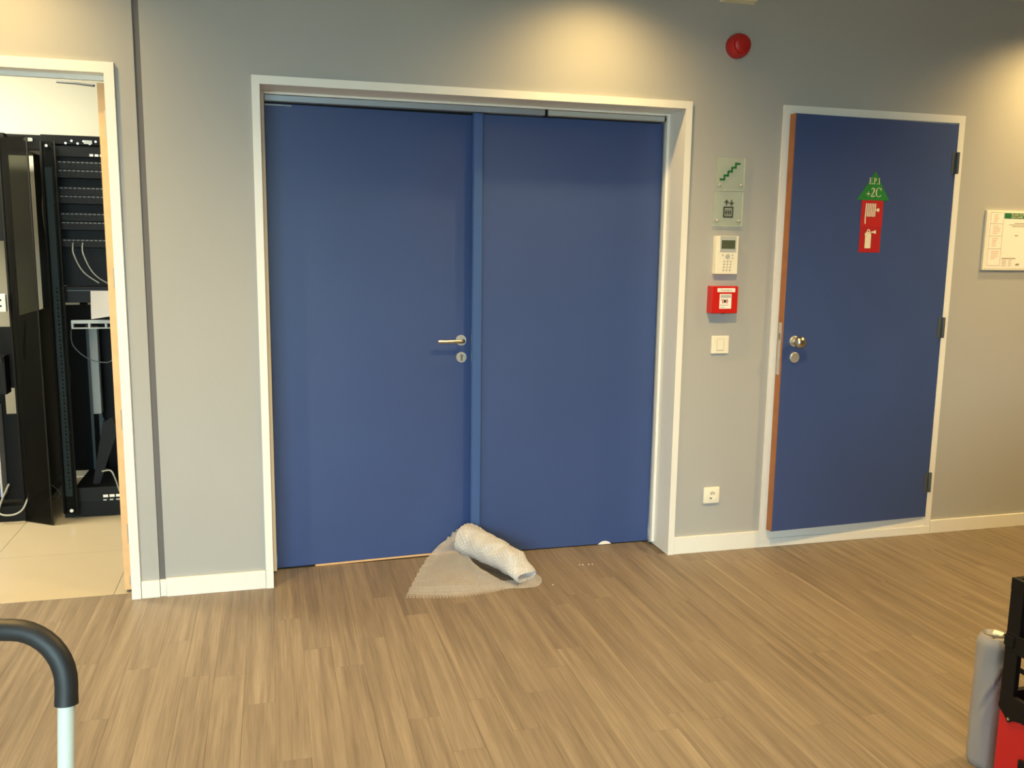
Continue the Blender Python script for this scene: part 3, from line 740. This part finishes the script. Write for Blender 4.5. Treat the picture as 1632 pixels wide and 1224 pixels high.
cable([(-1.01, RY - .02, 1.01), (-1.0, RY - .04, .93), (-.93, RY - .04, .86), (-.84, RY - .04, .84), (-.79, RY - .04, .88)], .0024, RAIL, 'thin grey cable looping below the grey bracket', 'cable')
cable([(-1.16, 1.95, 1.83), (-1.245, 1.9, 1.72), (-1.235, 1.88, 1.45), (-1.20, 1.86, 1.20), (-1.20, 1.86, .9), (-1.15, 1.82, .7), (-1.19, 1.82, .45)], .008, CABLE, 'thick black cable curving down the gap between the racks', 'cable')
cable([(-1.31, 2.06, 1.80), (-1.27, 2.03, 1.62), (-1.22, 1.98, 1.35), (-1.20, 1.93, 1.05), (-1.14, 1.90, .8), (-1.17, 1.9, .5), (-1.24, 1.9, .05)], .007, CABLE, 'black cable seen through the smoked cover between the racks', 'cable')
cable([(-.90, RY - .03, .255), (-.855, RY - .05, .262), (-.835, RY - .05, .22), (-.822, RY - .02, .14)], .004, WCABLE, 'white cable bent over the bottom network unit', 'cable')
cable([(-1.35, 1.215, .21), (-1.39, 1.21, .12), (-1.40, 1.2, .06), (-1.34, 1.19, .05), (-1.29, 1.2, .075), (-1.26, 1.225, .15)], .0045, WCABLE, 'cream cable looping at the foot of the left rack', 'cable')
cable([(-1.215, 1.36, .13), (-1.20, 1.33, .17), (-1.16, 1.30, .165), (-1.13, 1.30, .12), (-1.16, 1.30, .085), (-1.21, 1.30, .09), (-1.23, 1.32, .13)], .003, RAIL, 'dark coiled cable behind the smoked cover near the floor', 'cable')
cable([(-1.37, 1.15, 1.05), (-1.36, 1.16, .98), (-1.34, 1.17, .92), (-1.33, 1.17, .85)], .006, CABLE, 'black cable hanging beside the left rack post', 'cable')
# left rack content
t = thing('power_strip', 'white power strip with two dark sockets at the left rack', 'power strip', (-1.37, RY, 1.1))
MB().box(-1.47, -1.302, RY - .03, RY - .003, 1.105, 1.195, .003).build('case', WPLAS, t)
for z in (1.135, 1.165): MB().lathe([(.005, 0), (.005, .001)], (-1.325, RY - .0299, z), 'y', 10).build('socket', DARK, t)
t = thing('blade_unit', 'pale edged upright blade with blue side in the left rack', 'module', (-1.40, RY, .15))
MB().box(-1.392, -1.383, RY - .02, RY + .07, .14, .62).build('front_edge', GREYP, t)
MB().box(-1.46, -1.392, RY - .015, RY + .07, .14, .62).build('side', BLUEC, t)
t = thing('black_box', 'black equipment box hanging in the left rack', 'box', (-1.4, RY, .7))
MB().box(-1.60, -1.33, RY - .02, RY + .07, .68, .88, .004).build('case', BLACK, t)
# smoked acrylic covers
def cover(label, x0, y0, x1, y1, z0, z1, glass=SMOKE):
    t = thing('acrylic_cover', label, 'cover', (x0, y0, z0), 'smoked acrylic covers on the racks')
    d = Vector((x1 - x0, y1 - y0, 0)).normalized(); n_ = Vector((-d.y, d.x, 0)) * .002
    def slab(a, b_, zz0, zz1, k):
        A = Vector((x0, y0, 0)) + d * a; B = Vector((x0, y0, 0)) + d * b_
        q = [(A + n_ * k), (B + n_ * k), (B - n_ * k), (A - n_ * k)]
        return MB().prism([(p.x, p.y) for p in q], 'z', zz0, zz1)
    ln = (Vector((x1, y1, 0)) - Vector((x0, y0, 0))).length
    slab(.0, ln - .008, z0, z1, 1).build('pane', glass, t)
    slab(ln - .008, ln, z0, z1, 1.2).build('edge', BLACK, t)
    slab(-.012, .0, z0, z1, 2.2).build('hinge_bar', RACKB, t)
    return t, d
cover('smoked acrylic cover swung out in front of the gap between the racks', -1.280, 1.222, -1.131, 1.117, .004, 1.965)
t, d = cover('smoked acrylic cover in front of the right rack post with steel lock', -1.090, 1.222, -1.022, 1.182, .03, 1.955, SMOKE2)
MB().lathe([(.010, 0), (.010, .012), (.006, .018)], (-1.063, 1.202, 1.930), 'y', 16).build('lock', STEEL, t, smooth=True)
MB().lathe([(.009, 0), (.009, .010)], (-1.055, 1.197, .055), 'y', 16).build('bolt', STEEL, t, smooth=True)

# ------------------------------------------------------------------ bubble wrap in front of the double door
def film(name, m, parent, S, nu, nv, lu, lv, amp, pitch=.014):
    """S(u,v) -> point ; bubbles on a hexagonal lattice over lu x lv metres"""
    bm = bmesh.new(); V = []
    pts = [[S(i / nu, j / nv) for i in range(nu + 1)] for j in range(nv + 1)]
    for j in range(nv + 1):
        row = []
        for i in range(nu + 1):
            p = pts[j][i]
            a = pts[j][min(i + 1, nu)] - pts[j][max(i - 1, 0)]; c = pts[min(j + 1, nv)][i] - pts[max(j - 1, 0)][i]
            n_ = a.cross(c)
            n_ = n_.normalized() if n_.length > 1e-12 else Vector((0, 0, 1))
            x = i / nu * lu; y = j / nv * lv; ry = pitch * .866; kk = round(y / ry); best = 9
            for k2 in (kk - 1, kk, kk + 1):
                xx = (x - (k2 % 2) * pitch / 2) / pitch; dx = (xx - round(xx)) * pitch; best = min(best, sqrt(dx * dx + (y - k2 * ry) ** 2))
            h = max(0, 1 - (best / (pitch * .46)) ** 2) ** .5 * amp
            row.append(bm.verts.new(p + n_ * h))
        V.append(row)
    for j in range(nv):
        for i in range(nu): bm.faces.new((V[j][i], V[j][i + 1], V[j + 1][i + 1], V[j + 1][i]))
    me = bpy.data.meshes.new(name); 
    og = Vector(parent['_org'])
    bmesh.ops.translate(bm, verts=bm.verts, vec=-og); bm.to_mesh(me); bm.free(); me.materials.append(m)
    me.polygons.foreach_set('use_smooth', [True] * len(me.polygons))
    o = bpy.data.objects.new(name, me); col.objects.link(o); o.parent = parent; return o
def bez(P, t):
    P = [Vector(p) for p in P]
    while len(P) > 1: P = [P[i].lerp(P[i + 1], t) for i in range(len(P) - 1)]
    return P[0]
bw = thing('bubble_wrap', 'half unrolled translucent bubble wrap lying against the foot of the double door', 'bubble wrap', (.85, -.05, 0))
LE = [(.800, .165, .118), (.695, .20, .035), (.605, .0, .035), (.504, -.250, .004)]
RE = [(.812, .150, .125), (.825, .03, .05), (.86, -.13, .03), (1.00, -.235, .006)]
def sheet(u, v):
    l = bez(LE, v); r = bez(RE, v)
    p = l.lerp(r, u)
    bulge = sin(pi * u) * sin(pi * min(1, v * 1.02)) ** 1.0
    p = p + Vector((0, -.05 * sin(pi * u) * v ** 1.5, .022 * bulge))
    q = p.copy(); p.z += (.016 * noise.noise(Vector((q.x * 9, q.y * 9, 1.7))) + .006 * noise.noise(Vector((q.x * 26, q.y * 22, 4.1)))) * sin(pi * v)
    p.x += .006 * noise.noise(Vector((q.y * 24, q.z * 30, u * 3))) * sin(pi * v); p.z += .010 * sin(u * 21 + 3 * v) * sin(pi * v) * (1 - v) 
    if v > .88:
        p.z = max(p.z * (1 - (v - .88) / .12), .0025)
    p.z = max(p.z, .0025); p.y = min(p.y, .185)
    return p
film('loose_sheet', WRAP, bw, sheet, 230, 190, .50, .42, .0042)
AX0, AX1 = Vector((.850, .095, .114)), Vector((1.046, -.222, .062))
axd = (AX1 - AX0).normalized(); ALEN = (AX1 - AX0).length
e1 = Vector((0, 0, 1)); e1 = (e1 - axd * e1.dot(axd)).normalized(); e2 = axd.cross(e1)
def rolled(u, v):
    turns = 2.2; th = 2 * pi * turns * u + 2.6
    r = .044 + .019 * (u ** .8)
    r *= 1.06 - .10 * v + .05 * sin(pi * v)
    flare = 1.0 + .25 * (1 - v) ** 3
    c = AX0 + axd * (ALEN * v) + Vector((0, 0, .010 * sin(pi * v)))
    p = c + (e1 * cos(th) * .86 + e2 * sin(th) * 1.05) * r * flare
    p += Vector((noise.noise(p * 20) * .010, noise.noise(p * 20 + Vector((5, 1, 2))) * .010, noise.noise(p * 20 + Vector((9, 4, 2))) * .010))
    if v > .80:
        k = (v - .80) / .20; mid = AX0 + axd * (ALEN * v); p -= e1 * ((p - mid).dot(e1) * .62 * k) + Vector((0, 0, .022 * k))
    if v < .12 and cos(th) > .3: p -= axd * (.04 * (1 - v / .12) * (cos(th) - .3))
    p.z = max(p.z, .002 + .0005 * (1 - u)); p.y = min(p.y, .166 if p.x > .86 else .190)
    return p
film('rolled_part', WRAP2, bw, rolled, 380, 150, 2.2 * 2 * pi * .05, ALEN, .0036)
def skirt(u, v):
    a = bez([(.94, -.258, .003), (1.04, -.300, .004), (1.13, -.275, .003), (1.12, -.165, .012)], u)
    c = bez([(.95, -.19, .008), (.99, -.20, .02), (1.06, -.22, .02), (1.09, -.17, .03)], u)
    p = a.lerp(c, v); p.z = max(.0025, p.z + .006 * noise.noise(p * 20)); return p
film('floor_flap', WRAP, bw, skirt, 90, 40, .24, .1, .0026)
def collar(u, v):
    a = bez([(.700, .13, .052), (.745, .17, .085), (.785, .183, .118), (.812, .180, .140)], u)
    c = bez([(.690, .06, .045), (.74, .11, .075), (.79, .14, .105), (.83, .15, .120)], u)
    p = a.lerp(c, v); p.z += .006 * sin(u * 26) * (1 - v); return p
film('crumpled_edge', WRAP, bw, collar, 80, 30, .16, .06, .0015)
b = MB(); r3 = random.Random(3)
for x, y in ((1.352, -.045), (1.367, -.048), (1.395, -.05), (1.412, -.053), (1.155, -.255)):
    b.lathe([(.0022, 0.0002), (.003, .002), (.001, .004)], (x, y, 0), 'z', 6)
tag(b.build('foam_crumbs', PAPER, org=(1.38, -.05, 0)), 'tiny white crumbs on the floor right of the bubble wrap', 'crumbs', kind='stuff')

# ------------------------------------------------------------------ hand truck at the left
ht = bpy.data.objects.new('hand_truck', None); col.objects.link(ht); ht.location = (-.3415, -2.508, 0); ht.rotation_euler = (0, 0, radians(-15)); ht['_org'] = [0, 0, 0]
tag(ht, 'hand truck at the lower left with black foam grip on white tubes', 'hand truck')
W = -.34
def lean(x, z): return (x - .013 * z, .154 * z, z)      # the frame leans away from the viewer
for x in (0, W): MB().tube([lean(x, .05), lean(x, .78)], .0125, 18).build('tube', POLE, ht, smooth=True)
RA_ = .082; top = .874
pts = [(0, .763), (0, .778)] + [(-RA_ + RA_ * cos(radians(a)), top - RA_ + RA_ * sin(radians(a))) for a in range(0, 91, 9)]
pts += [(W + RA_ - RA_ * sin(radians(a)), top - RA_ + RA_ * cos(radians(a))) for a in range(0, 91, 9)] + [(W, .778), (W, .763)]
pts = [lean(*p) for p in pts]
MB().tube(pts, [.0172] + [.0166] * (len(pts) - 2) + [.0172], 22).build('foam_grip', FOAM, ht, smooth=True)
for z in (.25, .52): MB().tube([lean(0, z), lean(W, z)], .009, 12).build('cross_bar', POLE, ht, smooth=True)
MB().box(W - .03, .03, .0, .24, .004, .012, .002).box(W - .03, .03, .0, .008, .004, .09, .002).build('toe_plate', RAIL, ht)
MB().tube([(W - .05, -.06, .075), (.05, -.06, .075)], .007, 10).build('axle', STEEL, ht)
for x in (W - .07, .035):
    wl = MB().lathe([(.03, 0), (.068, .004), (.075, .012), (.075, .026), (.068, .034), (.03, .034)], (x, -.06, .0755), 'x', 32).build('wheel', BLACK, ht, smooth=True)
    MB().lathe([(.028, -.002), (.028, .036)], (x, -.06, .0755), 'x', 20).build('hub', GREYP, wl, smooth=True)
for x in (0, W): MB().tube([(x, -.002, .16), (x, -.06, .075)], .008, 8).build('axle_bracket', POLE, ht)

# ------------------------------------------------------------------ wrapped paper roll and crate at the right
RC = Vector((1.963, -1.848, 0)); RR, RH = .049, .392
bm = bmesh.new(); seg, st = 64, 60; rings = []
for j in range(st + 1):
    z = RH * j / st; row = []
    for i in range(seg):
        a = 2 * pi * i / seg
        r = RR
        if j < 3: r -= .006 * (1 - j / 3) ** 2
        if j > st - 4: r -= .010 * ((j - st + 4) / 4) ** 2
        fold = (a - 3.9) * .12 + .23 - z
        r += -.007 * max(0, 1 - abs(fold) / .022) * max(0, sin(a - 3.2)) + .005 * max(0, 1 - abs(fold + .03) / .03) * max(0, sin(a - 3.2))
        r += .0022 * noise.noise(Vector((cos(a) * 3, sin(a) * 3, z * 9))) + .0009 * noise.noise(Vector((cos(a) * 9, sin(a) * 9, z * 30)))
        row.append(bm.verts.new((RC.x + r * cos(a), RC.y + r * sin(a), z)))
    rings.append(row)
for A, B in zip(rings, rings[1:]):
    for i in range(seg): bm.faces.new((A[i], A[(i + 1) % seg], B[(i + 1) % seg], B[i]))
bm.faces.new(rings[0][::-1])
prev = rings[-1]
for k, f_ in enumerate((.8, .6, .4, .22, .08)):
    row = []
    for i in range(seg):
        a = 2 * pi * i / seg
        h = -.010 * (1 - f_) + .005 * noise.noise(Vector((cos(a) * 2.2, sin(a) * 2.2, f_ * 3))) - .006 * max(0, cos(a - 2.0)) ** 12
        row.append(bm.verts.new((RC.x + (RR - .01) * f_ * cos(a + .25 * (1 - f_)), RC.y + (RR - .01) * f_ * sin(a + .25 * (1 - f_)), RH + h)))
    for i in range(seg): bm.faces.new((prev[i], prev[(i + 1) % seg], row[(i + 1) % seg], row[i]))
    prev = row
bm.faces.new(prev)
mb = MB(); mb.bm.free(); mb.bm = bm
pr = thing('paper_roll', 'upright roll in crumpled grey white paper beside the black and red crate', 'roll', tuple(RC))
mb.build('wrapper', PAPER2, pr, smooth=True)
b = MB()
b.tube([(RC.x - .030, RC.y + .014, RH + .0005), (RC.x - .008, RC.y - .002, RH - .003), (RC.x + .012, RC.y - .020, RH - .001), (RC.x + .026, RC.y - .030, RH - .001)], [.001, .0024, .002, .001], 6)
b.tube([(RC.x - .006, RC.y - .004, RH - .002), (RC.x + .016, RC.y + .012, RH - .001)], [.0018, .001], 6)
b.build('crease_shade', STRIP, pr)  # grey tubes put the shade of the paper creases into colour
b = MB(); b.prism([(RC.x - .004, RC.y + .012), (RC.x + .02, RC.y + .03), (RC.x + .03, RC.y + .004), (RC.x + .008, RC.y - .010)], 'z', RH - .004, RH + .001); b.build('folded_flap', PAPER, pr)

CX0, CX1, CY1, CY0 = 1.872, 2.232, -1.972, -2.392
cr = thing('crate', 'black lattice crate with red lower box at the lower right edge', 'crate', ((CX0 + CX1) / 2, (CY0 + CY1) / 2, 0))
def shell(z0, z1, th, m, name, label=None):
    b = MB().box(CX0, CX0 + th, CY0, CY1, z0, z1, .002).box(CX1 - th, CX1, CY0, CY1, z0, z1, .002).box(CX0 + th, CX1 - th, CY1 - th, CY1, z0, z1, .002).box(CX0 + th, CX1 - th, CY0, CY0 + th, z0, z1, .002)
    return b.build(name, m, cr, label=label)
shell(.03, .268, .012, REDBOX, 'red_side', 'red plastic lower sides')
MB().box(CX0 + .012, CX1 - .012, CY0 + .012, CY1 - .012, .03, .042).build('floor_panel', CRATE, cr)
for x in (CX0 + .04, CX1 - .04):
    for y in (CY0 + .05, CY1 - .05):
        MB().lathe([(.012, -.010), (.015, -.008), (.015, .008), (.012, .010)], (x, y, .0155), 'x', 18).build('wheel', BLACK, cr, smooth=True)
# black lattice walls: posts, bars, corner brackets
def lattice(side):
    b = MB(); th = .016
    if side in 'LR':
        xa = CX0 - .003 if side == 'L' else CX1 - th + .003; xb = xa + th; ya, yb = CY0 - .002, CY1 + .002
        pos = [yb - .042, (ya + yb) / 2 + .05, (ya + yb) / 2 - .09, ya]
        for y in pos: b.box(xa + .0012, xb - .0012, y, y + .042, .266, .612, .002)
        for z0, z1 in ((.585, .618), (.418, .468), (.262, .300)): b.box(xa, xb, ya, yb, z0, z1, .002)
        for z in (.52, .37): b.box(xa + .009, xb - .002, ya + .02, yb - .02, z, z + .012)
        b.prism([(yb, .268), (yb, .254), (yb - .02, .240), (yb - .035, .224), (yb - .05, .236), (yb - .075, .244), (ya + .07, .244), (ya + .03, .224), (ya, .254), (ya, .268)], 'x', xa - .001, xb)
        b.box(xa - .003, xa + .002, yb - .03, yb + .002, .430, .46, .002)
    else:
        ya = CY1 - th + .003 if side == 'B' else CY0 - .003; yb = ya + th; xa, xb = CX0 + .0135, CX1 - .0135
        pos = [xa, xa + .105, xa + .21, xb - .03]
        for x in pos: b.box(x, x + .03, ya + .0012, yb - .0012, .266, .612, .002)
        for z0, z1 in ((.585, .618), (.418, .468), (.262, .300)): b.box(xa, xb, ya, yb, z0, z1, .002)
        b.box(xa + .02, xb - .02, ya + .006, yb - .006, .47, .585)
    return b.build('lattice_wall', CRATE, cr)
for s_ in 'LRBF': lattice(s_)
MB().lathe([(.004, 0), (.004, .003)], (CX0 - .0072, CY1 - .036, .236), 'x', 10).build('rivet', STEEL, cr)
MB().box(CX0 - .012, CX0 - .002, CY1 - .20, CY1 - .085, .12, .15, .003).build('side_handle', CRATE, cr)

for o in list(bpy.data.objects):
    if '_org' in o: del o['_org']
